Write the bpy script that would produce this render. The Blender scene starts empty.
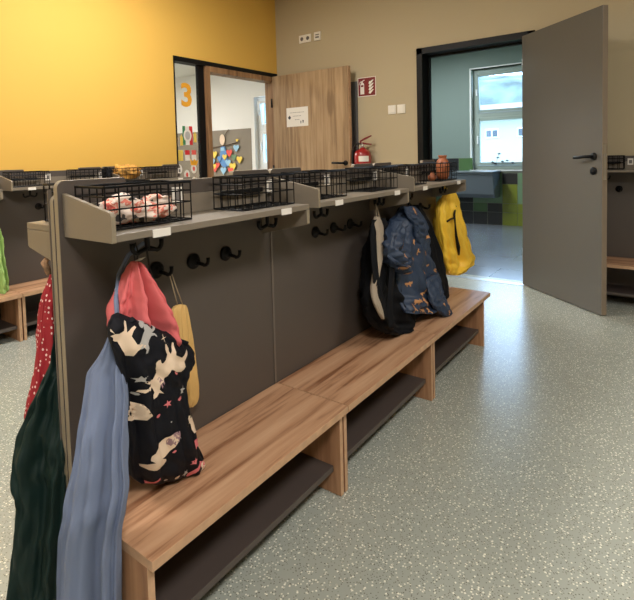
import bpy, bmesh, math, random
from mathutils import Vector, Matrix, noise
from mathutils.bvhtree import BVHTree
sc = bpy.context.scene
C = bpy.context.collection
PI = math.pi
R = random.Random(7)

# ---------------------------------------------------------------- camera
cam_d = bpy.data.cameras.new('camera')
cam = bpy.data.objects.new('camera', cam_d); C.objects.link(cam)
cam_d.sensor_width = 36.0; cam_d.sensor_fit = 'HORIZONTAL'
cam_d.lens = 493.99/634*36; cam_d.shift_x = (317-310.97)/634; cam_d.shift_y = (182.04-300)/634
cam_d.clip_start = .02; cam_d.clip_end = 300
Fw = Vector((.80508, .59077, -.05320)); Rt = Vector((.59030, -.80677, -.02583)); Up = Vector((.05818, .01060, .99825))
cam.matrix_world = Matrix(((Rt.x, Up.x, -Fw.x, 0), (Rt.y, Up.y, -Fw.y, 0), (Rt.z, Up.z, -Fw.z, 1.1513), (0, 0, 0, 1)))
sc.camera = cam

# ---------------------------------------------------------------- light and exposure
sc.view_settings.view_transform = 'Standard'; sc.view_settings.look = 'None'
sc.view_settings.gamma = 1; sc.view_settings.use_curve_mapping = False
sc.view_settings.exposure = 0.0
w = bpy.data.worlds.new('sky'); sc.world = w; w.use_nodes = True
wb = w.node_tree.nodes['Background']; wb.inputs[0].default_value = (.46, .69, 1.0, 1); wb.inputs[1].default_value = 12.0

def area(name, loc, sx, sy, power, col, rot=(0, 0, 0), portal=False):
    l = bpy.data.lights.new(name, 'AREA'); l.shape = 'RECTANGLE'; l.size = sx; l.size_y = sy
    l.energy = power; l.color = col
    if portal: l.cycles.is_portal = True
    o = bpy.data.objects.new(name, l); o.location = loc; o.rotation_euler = rot; C.objects.link(o)
    return o
WARM = (1, .96, .915)
LAMPS = [(-.6, -.9, 84), (1.7, -1.1, 46), (-.6, 2.4, 62), (2.0, 2.5, 66)]
for i, (x, y, p) in enumerate(LAMPS):
    area('ceiling_area_light', (x, y, 2.965), .9, .5, p, WARM)
area('ceiling_area_light', (3.6, 7.0, 2.66), 1.6, 1.6, 165, (1, .95, .9))  # unseen playroom fill, added to brighten its white walls
area('washroom_fill_light', (6.0, 3.0, 2.72), 1.2, .5, 95, (.90, .97, 1))  # unseen fill light, added because the washroom rendered too dark
area('washroom_daylight', (7.70, 1.95, 1.65), 1.2, 1.5, 40, (.62, .80, 1.0), (0, PI/2, 0)).data.cycles.is_portal = True

# ---------------------------------------------------------------- mesh helpers
class MB:
    def __init__(s): s.bm = bmesh.new()
    def face(s, vs, m=0):
        try:
            f = s.bm.faces.new(vs); f.material_index = m; return f
        except ValueError: return None
    def box(s, x0, x1, y0, y1, z0, z1, m=0, edge=None, broad=None):
        """edge: slot for the narrow faces of a board whose broad axis is 0/1/2"""
        v = [s.bm.verts.new((x, y, z)) for x in (x0, x1) for y in (y0, y1) for z in (z0, z1)]
        for ax, q in ((0, (0, 1, 3, 2)), (0, (4, 6, 7, 5)), (1, (0, 4, 5, 1)), (1, (2, 3, 7, 6)), (2, (0, 2, 6, 4)), (2, (1, 5, 7, 3))):
            s.face([v[i] for i in q], m if edge is None or ax == broad else edge)
        return s
    def prism(s, pts, axis, a, b, m=0, edge=None):
        """polygon pts in the plane across axis, extruded from a to b"""
        def P(p, t):
            return {0: (t, p[0], p[1]), 1: (p[0], t, p[1]), 2: (p[0], p[1], t)}[axis]
        A = [s.bm.verts.new(P(p, a)) for p in pts]; B = [s.bm.verts.new(P(p, b)) for p in pts]
        s.face(A, m); s.face(B[::-1], m)
        n = len(pts)
        for i in range(n): s.face((A[i], B[i], B[(i+1) % n], A[(i+1) % n]), m if edge is None else edge)
        return s
    def tube(s, pts, r, n=8, m=0, cap=True):
        pts = [Vector(p) for p in pts]; rings = []
        rr = r if isinstance(r, (list, tuple)) else [r]*len(pts)
        ref = None
        for i, p in enumerate(pts):
            t = (pts[min(i+1, len(pts)-1)] - pts[max(i-1, 0)]).normalized()
            if ref is None:
                ref = t.cross(Vector((0, 0, 1)))
                if ref.length < .1: ref = t.cross(Vector((1, 0, 0)))
            ref = (ref - t*ref.dot(t)).normalized(); b = t.cross(ref)
            rings.append([s.bm.verts.new(p + rr[i]*(math.cos(a)*ref + math.sin(a)*b)) for a in [2*PI*k/n for k in range(n)]])
        for A, B in zip(rings, rings[1:]):
            for k in range(n):
                f = s.face((A[k], A[(k+1) % n], B[(k+1) % n], B[k]), m)
                if f and n > 5: f.smooth = True
        if cap: s.face(rings[0][::-1], m); s.face(rings[-1], m)
        return s
    def lathe(s, prof, c=(0, 0, 0), n=24, m=0, axis='z'):
        rings = []
        for r, h in prof:
            ring = []
            for k in range(n):
                a = 2*PI*k/n; u, v = r*math.cos(a), r*math.sin(a)
                p = (u, v, h) if axis == 'z' else ((u, h, v) if axis == 'y' else (h, u, v))
                ring.append(s.bm.verts.new((p[0]+c[0], p[1]+c[1], p[2]+c[2])))
            rings.append(ring)
        for A, B in zip(rings, rings[1:]):
            for k in range(n):
                f = s.face((A[k], A[(k+1) % n], B[(k+1) % n], B[k]), m)
                if f: f.smooth = True
        s.face(rings[0][::-1], m); s.face(rings[-1], m)
        return s
    def loft(s, rings, m=0):
        V = [[s.bm.verts.new(p) for p in r] for r in rings]; n = len(V[0])
        for A, B in zip(V, V[1:]):
            for k in range(n):
                f = s.face((A[k], A[(k+1) % n], B[(k+1) % n], B[k]), m)
                if f: f.smooth = True
        for r in (V[0][::-1], V[-1]):
            f = s.face(r, m)
            if f: f.smooth = True
        return s
    def build(s, name, mats, parent=None, bevel=0, loc=None):
        if not isinstance(mats, (list, tuple)): mats = [mats]
        bmesh.ops.recalc_face_normals(s.bm, faces=s.bm.faces)
        me = bpy.data.meshes.new(name); s.bm.to_mesh(me); s.bm.free()
        for m in mats: me.materials.append(m)
        o = bpy.data.objects.new(name, me); C.objects.link(o)
        if parent: o.parent = parent
        if loc: o.location = loc
        if bevel:
            b = o.modifiers.new('bevel', 'BEVEL'); b.width = bevel; b.segments = 2; b.limit_method = 'ANGLE'
        return o

def tag(o, label, cat, group=None, kind=None):
    o['label'] = label; o['category'] = cat
    if group: o['group'] = group
    if kind: o['kind'] = kind
    return o
def struct(o): o['kind'] = 'structure'; return o
def empty(name, loc, rz=0):
    o = bpy.data.objects.new(name, None); o.empty_display_size = .05; o.location = loc; o.rotation_euler = (0, 0, rz); C.objects.link(o); return o
def copy_tree(o, parent=None):
    c = o.copy(); C.objects.link(c)
    if parent: c.parent = parent
    for ch in [x for x in bpy.data.objects if x.parent == o]: copy_tree(ch, c)
    return c

# ---------------------------------------------------------------- materials
def lin(c):
    return tuple(((v/255+.055)/1.055)**2.4 if v/255 > .04045 else v/255/12.92 for v in c) + (1,)
def mat(name, col, rough=.6, metal=0, spec=.5, bump=0, bscale=200, var=0, vscale=6, emit=None, coat=0):
    m = bpy.data.materials.new(name); m.use_nodes = True; nt = m.node_tree; b = nt.nodes['Principled BSDF']
    b.inputs['Base Color'].default_value = lin(col); b.inputs['Roughness'].default_value = rough
    b.inputs['Metallic'].default_value = metal; b.inputs['Specular IOR Level'].default_value = spec
    if coat: b.inputs['Coat Weight'].default_value = coat
    tc = nt.nodes.new('ShaderNodeTexCoord')
    if var:
        n = nt.nodes.new('ShaderNodeTexNoise'); n.inputs['Scale'].default_value = vscale; n.inputs['Detail'].default_value = 4
        r = nt.nodes.new('ShaderNodeValToRGB'); a = lin([max(0, v*(1-var)) for v in col]); c2 = lin([min(255, v*(1+var)) for v in col])
        r.color_ramp.elements[0].color = a; r.color_ramp.elements[1].color = c2
        r.color_ramp.elements[0].position = .3; r.color_ramp.elements[1].position = .7
        nt.links.new(tc.outputs['Object'], n.inputs['Vector']); nt.links.new(n.outputs[0], r.inputs[0]); nt.links.new(r.outputs[0], b.inputs['Base Color'])
    if bump:
        n = nt.nodes.new('ShaderNodeTexNoise'); n.inputs['Scale'].default_value = bscale; n.inputs['Detail'].default_value = 3
        bp_ = nt.nodes.new('ShaderNodeBump'); bp_.inputs['Strength'].default_value = bump; bp_.inputs['Distance'].default_value = .002
        nt.links.new(tc.outputs['Object'], n.inputs['Vector']); nt.links.new(n.outputs[0], bp_.inputs['Height']); nt.links.new(bp_.outputs[0], b.inputs['Normal'])
    return m

def wood(name, c_dark, c_mid, c_light, axis=0, grain=16, rough=.42, knots=2.2, plank=None, across=1, rp=(.22, .45, .72)):
    """planed timber: streaks stretched along one axis, a few knots"""
    m = bpy.data.materials.new(name); m.use_nodes = True; nt = m.node_tree; N = nt.nodes; L = nt.links; b = N['Principled BSDF']
    b.inputs['Roughness'].default_value = rough
    tc = N.new('ShaderNodeTexCoord'); mp = N.new('ShaderNodeMapping')
    s = [grain]*3; s[axis] = grain*.06; mp.inputs['Scale'].default_value = s
    L.new(tc.outputs['Object'], mp.inputs['Vector'])
    # knot distortion
    mk = N.new('ShaderNodeMapping'); sk = [knots*2.2]*3; sk[axis] = knots*.9; mk.inputs['Scale'].default_value = sk
    L.new(tc.outputs['Object'], mk.inputs['Vector'])
    vo = N.new('ShaderNodeTexVoronoi'); vo.inputs['Scale'].default_value = 1; L.new(mk.outputs[0], vo.inputs['Vector'])
    kr = N.new('ShaderNodeMapRange'); kr.inputs[1].default_value = 0; kr.inputs[2].default_value = .22; kr.inputs[3].default_value = 1; kr.inputs[4].default_value = 0
    L.new(vo.outputs['Distance'], kr.inputs[0])
    n1 = N.new('ShaderNodeTexNoise'); n1.inputs['Scale'].default_value = 1; n1.inputs['Detail'].default_value = 5; n1.inputs['Roughness'].default_value = .6
    n1.inputs['Distortion'].default_value = .6
    L.new(mp.outputs[0], n1.inputs['Vector'])
    wv = N.new('ShaderNodeTexNoise'); wv.inputs['Scale'].default_value = .22; wv.inputs['Detail'].default_value = 2; L.new(mp.outputs[0], wv.inputs['Vector'])
    ml = N.new('ShaderNodeMath'); ml.operation = 'MULTIPLY_ADD'; ml.inputs[1].default_value = 22
    L.new(wv.outputs[0], ml.inputs[0]); L.new(kr.outputs[0], ml.inputs[2])
    sn = N.new('ShaderNodeMath'); sn.operation = 'SINE'; L.new(ml.outputs[0], sn.inputs[0])
    mx = N.new('ShaderNodeMath'); mx.operation = 'MULTIPLY_ADD'; mx.inputs[1].default_value = .11; L.new(sn.outputs[0], mx.inputs[0]); L.new(n1.outputs[0], mx.inputs[2])
    kk = N.new('ShaderNodeMath'); kk.operation = 'MULTIPLY_ADD'; kk.inputs[1].default_value = -.45; L.new(kr.outputs[0], kk.inputs[0]); L.new(mx.outputs[0], kk.inputs[2])
    last = kk
    if plank:
        so = N.new('ShaderNodeSeparateXYZ'); L.new(tc.outputs['Object'], so.inputs[0])
        m1 = N.new('ShaderNodeMath'); m1.operation = 'MULTIPLY'; m1.inputs[1].default_value = 1/plank; L.new(so.outputs[across], m1.inputs[0])
        m2 = N.new('ShaderNodeMath'); m2.operation = 'FLOOR'; L.new(m1.outputs[0], m2.inputs[0])
        wn = N.new('ShaderNodeTexWhiteNoise'); wn.noise_dimensions = '1D'; L.new(m2.outputs[0], wn.inputs['W'])
        m3 = N.new('ShaderNodeMath'); m3.operation = 'MULTIPLY_ADD'; m3.inputs[1].default_value = .16; L.new(wn.outputs[0], m3.inputs[0]); L.new(kk.outputs[0], m3.inputs[2])
        m4 = N.new('ShaderNodeMath'); m4.operation = 'SUBTRACT'; m4.inputs[1].default_value = .08; L.new(m3.outputs[0], m4.inputs[0]); last = m4
    r = N.new('ShaderNodeValToRGB'); e = r.color_ramp.elements
    e[0].position = rp[0]; e[0].color = lin(c_dark); e[1].position = rp[2]; e[1].color = lin(c_light)
    q = e.new(rp[1]); q.color = lin(c_mid)
    L.new(last.outputs[0], r.inputs[0]); L.new(r.outputs[0], b.inputs['Base Color'])
    bp_ = N.new('ShaderNodeBump'); bp_.inputs['Strength'].default_value = .08; bp_.inputs['Distance'].default_value = .001
    L.new(n1.outputs[0], bp_.inputs['Height']); L.new(bp_.outputs[0], b.inputs['Normal'])
    return m

def speckle_floor():
    m = bpy.data.materials.new('speckled_vinyl'); m.use_nodes = True; nt = m.node_tree; N = nt.nodes; L = nt.links; b = N['Principled BSDF']
    b.inputs['Roughness'].default_value = .27; b.inputs['Specular IOR Level'].default_value = .75
    tc = N.new('ShaderNodeTexCoord')
    base = lin((160, 164, 154))
    prev = None
    for k, (scale, off, size, thr, col) in enumerate(((95, 0, .30, .30, (222, 220, 203)), (120, 5.3, .27, .20, (96, 94, 82)), (70, 9.1, .26, .16, (232, 230, 214)), (150, 2.7, .30, .22, (118, 116, 102)))):
        mp = N.new('ShaderNodeMapping'); mp.inputs['Location'].default_value = (off, off*1.7, off); mp.inputs['Rotation'].default_value = (0, 0, k*.7)
        L.new(tc.outputs['Object'], mp.inputs['Vector'])
        v = N.new('ShaderNodeTexVoronoi'); v.inputs['Scale'].default_value = scale; v.distance = 'MINKOWSKI'; v.inputs['Exponent'].default_value = .9
        v.voronoi_dimensions = '2D'
        L.new(mp.outputs[0], v.inputs['Vector'])
        a = N.new('ShaderNodeMath'); a.operation = 'LESS_THAN'; a.inputs[1].default_value = size; L.new(v.outputs['Distance'], a.inputs[0])
        sp = N.new('ShaderNodeSeparateColor'); L.new(v.outputs['Color'], sp.inputs[0])
        t = N.new('ShaderNodeMath'); t.operation = 'LESS_THAN'; t.inputs[1].default_value = thr; L.new(sp.outputs[0], t.inputs[0])
        f = N.new('ShaderNodeMath'); f.operation = 'MULTIPLY'; L.new(a.outputs[0], f.inputs[0]); L.new(t.outputs[0], f.inputs[1])
        mx = N.new('ShaderNodeMix'); mx.data_type = 'RGBA'; mx.inputs[7].default_value = lin(col)
        L.new(f.outputs[0], mx.inputs[0])
        if prev is None: mx.inputs[6].default_value = base
        else: L.new(prev, mx.inputs[6])
        prev = mx.outputs[2]
    L.new(prev, b.inputs['Base Color'])
    return m

def washroom_floor():
    m = bpy.data.materials.new('blue_grey_floor_tile'); m.use_nodes = True; nt = m.node_tree; N = nt.nodes; L = nt.links; b = N['Principled BSDF']
    b.inputs['Roughness'].default_value = .2; b.inputs['Specular IOR Level'].default_value = .8
    tc = N.new('ShaderNodeTexCoord'); br = N.new('ShaderNodeTexBrick'); mp = N.new('ShaderNodeMapping'); mp.inputs['Rotation'].default_value = (0, 0, PI/2)
    br.inputs['Scale'].default_value = 1; br.inputs['Brick Width'].default_value = .9; br.inputs['Row Height'].default_value = .45; br.inputs['Mortar Size'].default_value = .006
    br.inputs['Color1'].default_value = lin((104, 110, 118)); br.inputs['Color2'].default_value = lin((112, 118, 126)); br.inputs['Mortar'].default_value = lin((70, 74, 80))
    L.new(tc.outputs['Object'], mp.inputs[0]); L.new(mp.outputs[0], br.inputs['Vector']); L.new(br.outputs[0], b.inputs['Base Color'])
    return m

def dotted(name, base, dot, scale=72, size=.25, thr=.8, rough=.9):
    m = mat(name, base, rough, bump=.4, bscale=500); nt = m.node_tree; N = nt.nodes; L = nt.links; b = N['Principled BSDF']
    tc = N.new('ShaderNodeTexCoord'); v = N.new('ShaderNodeTexVoronoi'); v.inputs['Scale'].default_value = scale; v.inputs['Randomness'].default_value = .45
    L.new(tc.outputs['Object'], v.inputs['Vector'])
    a = N.new('ShaderNodeMath'); a.operation = 'LESS_THAN'; a.inputs[1].default_value = size; L.new(v.outputs['Distance'], a.inputs[0])
    mx = N.new('ShaderNodeMix'); mx.data_type = 'RGBA'; mx.inputs[6].default_value = lin(base); mx.inputs[7].default_value = lin(dot)
    L.new(a.outputs[0], mx.inputs[0]); L.new(mx.outputs[2], b.inputs['Base Color'])
    return m

def floral(name):
    m = mat(name, (230, 205, 190), .9, bump=.4, bscale=400); nt = m.node_tree; N = nt.nodes; L = nt.links; b = N['Principled BSDF']
    tc = N.new('ShaderNodeTexCoord'); n = N.new('ShaderNodeTexNoise'); n.inputs['Scale'].default_value = 28; n.inputs['Detail'].default_value = 2
    L.new(tc.outputs['Object'], n.inputs['Vector'])
    r = N.new('ShaderNodeValToRGB'); e = r.color_ramp.elements; r.color_ramp.interpolation = 'CONSTANT'
    e[0].position = 0; e[0].color = lin((70, 66, 66)); e[1].position = .39; e[1].color = lin((232, 212, 198))
    for p, c in ((.55, (226, 128, 110)), (.60, (240, 190, 170)), (.66, (214, 96, 84))): q = e.new(p); q.color = lin(c)
    L.new(n.outputs[0], r.inputs[0]); L.new(r.outputs[0], b.inputs['Base Color'])
    return m

M = dict(
    yellow=mat('yellow_wall_paint', (224, 178, 82), .75, bump=.15, bscale=90),
    beige=mat('beige_wall_paint', (182, 167, 136), .75, bump=.15, bscale=90),
    white=mat('white_wall_paint', (226, 224, 218), .8, bump=.1, bscale=90),
    taupe=mat('taupe_dado_paint', (130, 120, 105), .7),
    teal=mat('grey_green_wall_paint', (116, 132, 126), .6, bump=.1, bscale=90),
    ceil=mat('ceiling_white', (225, 222, 214), .9),
    strip=mat('joint_strip_grey', (104, 95, 86), .45),
    floor=speckle_floor(), wfloor=washroom_floor(),
    panel=mat('grey_brown_board', (82, 74, 68), .5, bump=.15, bscale=300),
    edge=mat('board_edge_band', (138, 126, 106), .45),
    shelf=mat('grey_brown_shelf_board', (124, 114, 100), .42, bump=.15, bscale=300),
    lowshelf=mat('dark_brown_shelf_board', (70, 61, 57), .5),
    bench=wood('oak_bench_board', (128, 84, 56), (186, 142, 108), (208, 168, 134), 0, 42, .42, 2.2, .105, 1, (.17, .38, .80)),
    benchv=wood('oak_support_board', (132, 94, 66), (170, 126, 92), (190, 148, 112), 2, 26, .45),
    bedge=mat('oak_edge_band', (190, 152, 118), .4, var=.06, vscale=30),
    door=wood('oak_door_veneer', (128, 102, 74), (158, 130, 97), (178, 150, 115), 2, 34, .5, 1.5, .085, 1),
    doorframe=wood('oak_frame', (92, 66, 44), (140, 104, 70), (166, 130, 92), 2, 22, .5),
    black=mat('black_metal', (12, 12, 13), .5, spec=.25), blackpl=mat('black_plastic', (9, 9, 10), .55, spec=.25),
    wire=mat('black_wire', (7, 7, 8), .5, spec=.2),
    gdoor=mat('grey_laminate_door', (98, 95, 89), .25, bump=.06, bscale=12), gdooredge=mat('grey_door_edge', (132, 118, 102), .45),
    steel=mat('brushed_steel', (190, 188, 184), .3, metal=.9),
    plastic=mat('white_plastic', (232, 226, 214), .35), card=mat('white_card', (228, 222, 212), .7), greyink=mat('grey_ink', (120, 116, 112), .8), ink=mat('dark_ink', (60, 62, 68), .8),
    winframe=mat('grey_green_window_frame', (150, 164, 156), .45), winwhite=mat('white_window_frame', (224, 226, 224), .4),
    red=mat('extinguisher_red', (150, 20, 24), .3, coat=.4), signred=mat('sign_dark_red', (120, 22, 24), .5), hose=mat('black_rubber', (18, 18, 19), .6),
    clay=mat('terracotta', (158, 90, 54), .5, var=.12, vscale=25),
    tblack=mat('tile_black', (40, 40, 42), .2), tgreen=mat('tile_green', (76, 106, 66), .2), tlime=mat('tile_lime', (122, 130, 46), .2), tsage=mat('tile_sage', (112, 140, 108), .2), grout=mat('grout', (120, 124, 112), .8),
    denim=mat('denim_blue_cotton', (112, 124, 150), .85, bump=.5, bscale=900), coral=mat('coral_cotton', (216, 106, 106), .85, bump=.4, bscale=900),
    navy=mat('navy_nylon', (12, 13, 21), .7, spec=.25, bump=.2, bscale=600), cream=mat('cream_print', (222, 198, 172), .7), pinkp=mat('pink_print', (214, 116, 120), .7), mauve=mat('mauve_print', (150, 118, 124), .7), greyp=mat('grey_print', (176, 172, 168), .7),
    blueja=mat('slate_blue_nylon', (42, 57, 80), .5, bump=.25, bscale=400), orangep=mat('orange_print', (190, 138, 92), .7),
    blackfab=mat('black_fabric', (12, 13, 17), .8, spec=.2, bump=.4, bscale=600), padfab=mat('beige_mesh_fabric', (158, 144, 126), .85, bump=.5, bscale=700),
    yel=mat('yellow_rubberised_fabric', (244, 200, 62), .5, bump=.2, bscale=60), yelbag=mat('ochre_cotton', (216, 176, 108), .85, bump=.4, bscale=800),
    redfl=dotted('red_dotted_fleece', (148, 22, 34), (226, 190, 184)), green=mat('dark_green_nylon', (18, 40, 36), .6, spec=.3, bump=.2, bscale=500),
    lime=mat('lime_green_fabric', (150, 184, 104), .85, bump=.5, bscale=300), floral=floral('floral_cotton'), ochre=mat('ochre_felt', (206, 152, 74), .9, var=.2, vscale=30, bump=.5, bscale=300),
    fur=mat('beige_fur', (150, 118, 90), .95, bump=1, bscale=300, var=.3, vscale=80), cord=mat('beige_cord', (170, 152, 124), .8),
    extwall=mat('white_render', (158, 160, 148), .9), roof=mat('grey_roof', (112, 106, 98), .9), hill=mat('wooded_hillside', (76, 88, 84), 1, var=.35, vscale=.25), grass=mat('grass', (60, 84, 46), 1, var=.2, vscale=.6),
    bglass=mat('dark_pane', (60, 70, 80), .1), sinkm=mat('grey_composite', (96, 104, 110), .3),
    orange=mat('orange_film', (226, 160, 40), .6), flagg=mat('flag_green', (60, 130, 84), .7), flagr=mat('flag_red', (200, 44, 48), .7),
    py=mat('paper_yellow', (232, 200, 90), .8), pr=mat('paper_red', (220, 90, 80), .8), pb=mat('paper_blue', (150, 190, 214), .8), pb2=mat('paper_mid_blue', (96, 140, 190), .8),
    brown=mat('brown_stick', (90, 66, 46), .8), darkgrey=mat('dark_grey_plain', (84, 82, 80), .6), bottle=mat('pale_plastic', (190, 190, 186), .2),
)
g = bpy.data.materials.new('window_glass'); g.use_nodes = True; nt = g.node_tree
nt.nodes.remove(nt.nodes['Principled BSDF']); tr = nt.nodes.new('ShaderNodeBsdfTransparent'); gl = nt.nodes.new('ShaderNodeBsdfGlossy'); mx = nt.nodes.new('ShaderNodeMixShader'); lw = nt.nodes.new('ShaderNodeLayerWeight'); pw = nt.nodes.new('ShaderNodeMath'); pw.operation = 'POWER'; pw.inputs[1].default_value = 4; fr = nt.nodes.new('ShaderNodeMath'); fr.operation = 'MULTIPLY_ADD'; fr.inputs[1].default_value = .6; fr.inputs[2].default_value = .03
lw.inputs[0].default_value = .5; nt.links.new(lw.outputs['Facing'], pw.inputs[0]); nt.links.new(pw.outputs[0], fr.inputs[0])
gl.inputs['Roughness'].default_value = .02; tr.inputs[0].default_value = (.985, .99, .985, 1)
nt.links.new(fr.outputs[0], mx.inputs[0]); nt.links.new(tr.outputs[0], mx.inputs[1]); nt.links.new(gl.outputs[0], mx.inputs[2]); nt.links.new(mx.outputs[0], nt.nodes['Material Output'].inputs[0])
M['glass'] = g

# ---------------------------------------------------------------- room shell
XW = 4.455; YW = 3.718; XB = 7.87; CZ = 3.0
struct(MB().box(-3.2, XW+.1, -3.6, 9.6, -.08, 0).build('floor', M['floor']))
struct(MB().box(XW+.1, 6.4, YW+.0, 9.6, -.08, 0).build('floor_playroom', M['floor']))
struct(MB().box(XW+.1, XB+.3, -1.6, YW-.02, -.08, 0).build('floor_washroom', M['wfloor']))
struct(MB().box(XW-.06, XW-.045+.06, .98, 1.93, 0, .003).build('trim_threshold', M['steel']))
struct(MB().box(-3.2, XW+.2, -3.6, YW+.2, CZ, CZ+.1).build('ceiling', M['ceil']))
# yellow wall with the glazed playroom entrance, beige wall with the washroom opening
OX0, OX1, OZ = 2.972, XW-.005, 2.105
b = MB(); b.box(-3.2, OX0, YW, YW+.18, 0, CZ); b.box(OX0, XW, YW, YW+.18, OZ, CZ)
struct(b.build('wall_left', M['yellow']))
DY0, DY1, DZ = .93, 1.98, 2.14
b = MB(); b.box(XW, XW+.2, -3.6, DY0, 0, CZ); b.box(XW, XW+.2, DY1, YW+.18, 0, CZ); b.box(XW, XW+.2, DY0, DY1, DZ, CZ)
struct(b.build('wall_back', M['beige']))
struct(MB().box(-3.3, XW+.2, -3.7, -3.6, 0, CZ).build('wall_right', M['beige']))
struct(MB().box(-3.3, -3.2, -3.6, YW+.18, 0, CZ).build('wall_front', M['beige']))
# black steel door lining of the washroom
b = MB(); t = .055
b.box(XW-.012, XW+.212, DY1-t, DY1, 0, DZ); b.box(XW-.012, XW+.212, DY0, DY0+t, 0, DZ); b.box(XW-.012, XW+.212, DY0, DY1, DZ-t, DZ)
b.box(XW+.12, XW+.16, DY1-t-.02, DY1-t, 0, DZ-t); b.box(XW+.12, XW+.16, DY0+t, DY1-t, DZ-t-.02, DZ-t)
struct(b.build('trim_door_lining', M['black']))
# thin dark grey strip on the beige wall behind the open oak door
struct(MB().box(XW-.014, XW, 2.64, 3.6, .02, 1.905).build('trim_grey_strip', M['darkgrey']))

# --- washroom shell
b = MB(); WY0, WY1, WZ0, WZ1 = 1.35, 2.60, .86, 2.44
b.box(XB, XB+.3, -1.6, WY0, 0, 2.75); b.box(XB, XB+.3, WY1, 3.7, 0, 2.75); b.box(XB, XB+.3, WY0, WY1, 0, WZ0); b.box(XB, XB+.3, WY0, WY1, WZ1, 2.75)
struct(b.build('wall_washroom_back', M['teal']))
struct(MB().box(XW+.2, XB, 3.5, 3.6, 0, 2.75).build('wall_washroom_left', M['teal']))
struct(MB().box(XW+.2, XB, -1.7, -1.6, 0, 2.75).build('wall_washroom_right', M['teal']))
struct(MB().box(XW+.2, XB+.3, -1.7, 3.6, 2.75, 2.85).build('ceiling_washroom', M['ceil']))
# tile dado: mixed black, green, lime and sage tiles
b = MB(); b.box(XB-.008, XB, -1.6, WY0-.0, 0, 1.05, 4); b.box(XB-.008, XB, WY1, 3.5, 0, 1.05, 4); b.box(XB-.008, XB, WY0, WY1, 0, WZ0-.02, 4)
rows = [0, .2, .34, .64, .81, 1.05]
cols = [2.567+.225*k for k in range(-18, 5)]
pat = {(-1, 0): 0, (-1, 1): 0, (0, 0): 0, (0, 1): 1, (-2, 0): 0}
for i, y0 in enumerate(cols):
    y1 = y0+.225; k = i-18   # k=0 starts at 2.567
    for j in range(5):
        z0, z1 = rows[j], rows[j+1]
        if y1 > 3.5 or (z1 > WZ0 and y0 < WY1-.04 and y1 > WY0): 
            if not (z1 > WZ0 and k == -1): continue
            continue
        rr = R.random(); m = 3
        if k == 0: m = (0, 0, 0, 3, 1)[j]
        elif k == -1: m = (0, 1, 3, 3, 1)[j]
        elif k == -2: m = (0, 0, 3, 3, 1)[j]
        elif k in (-3, -4): m = (2, 2, 2, 2 if k == -4 else 0, 1)[j]
        elif k == 1: m = (0, 0, 0, 0, 0)[j]
        else: m = 3 if rr < .4 else (1 if rr < .6 else (2 if rr < .8 else 0))
        if k == -3: m = (2, 2, 2, 0, 1)[j]
        if k == -4: m = (2, 2, 3, 3, 3)[j]
        b.box(XB-.012, XB-.007, y0+.003, y1-.003, z0+.003, z1-.003, m)
struct(b.build('trim_washroom_tiles', [M['tblack'], M['tgreen'], M['tlime'], M['tsage'], M['grout']]))

def window(name, X, y0, y1, z0, z1, zt, m_frame, tilt, depth=.07, reveal=None):
    """frame in a wall across X: top tilt light over a casement"""
    root = empty(name, (X, (y0+y1)/2, z0)); struct(root)
    oy = -(y0+y1)/2; f = .065
    def bx(b, xa, xb, ya, yb, za, zb, m=0): b.box(xa, xb, ya+oy, yb+oy, za-z0, zb-z0, m)
    b = MB(); bx(b, 0, depth, y0, y0+f, z0, z1); bx(b, 0, depth, y1-f, y1, z0, z1); bx(b, 0, depth, y0+f, y1-f, z0, z0+f); bx(b, 0, depth, y0+f, y1-f, z1-f, z1); bx(b, 0, depth, y0+f, y1-f, zt-.035, zt+.035)
    b.build('window_frame', m_frame, root)
    for part, (za, zb, tl) in dict(casement=(z0+f, zt-.035, 0), tilt_light=(zt+.035, z1-f, tilt)).items():
        s = .055; ya, yb = y0+f, y1-f; b = MB(); h = zb-za
        d0, d1 = -.022, .035
        for q in ((ya+oy, ya+oy+s, 0, h), (yb+oy-s, yb+oy, 0, h), (ya+oy+s, yb+oy-s, 0, s), (ya+oy+s, yb+oy-s, h-s, h)): b.box(d0, d1, q[0]+.003, q[1]-.003, q[2]+.003, q[3]-.003)
        o = b.build(part, m_frame, root, bevel=.004); o.location = (0, 0, za-z0); o.rotation_euler = (0, -tl, 0)
        p = MB(); p.box(.008, .012, ya+oy+s, yb+oy-s, s, h-s); p.build('pane', M['glass'], o)
        hb = MB(); hb.box(-.05, -.022, yb+oy-s*.62, yb+oy-s*.25, h*.45, h*.45+.13 if tl == 0 else h*.45+.1); hb.build('window_handle', M['winwhite'], o, bevel=.004)
    return root
window('window_1', XB+.10, WY0, WY1, WZ0, WZ1, 1.72, M['winframe'], math.radians(7))
b = MB(); b.box(XB-.004, XB+.1, WY1-.012, WY1+.012, WZ0, WZ1+.02); b.box(XB-.004, XB+.1, WY0, WY1, WZ1, WZ1+.02); b.box(XB-.03, XB+.1, WY0, WY1+.01, WZ0-.02, WZ0)
struct(b.build('trim_window_reveal', M['winwhite']))

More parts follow.
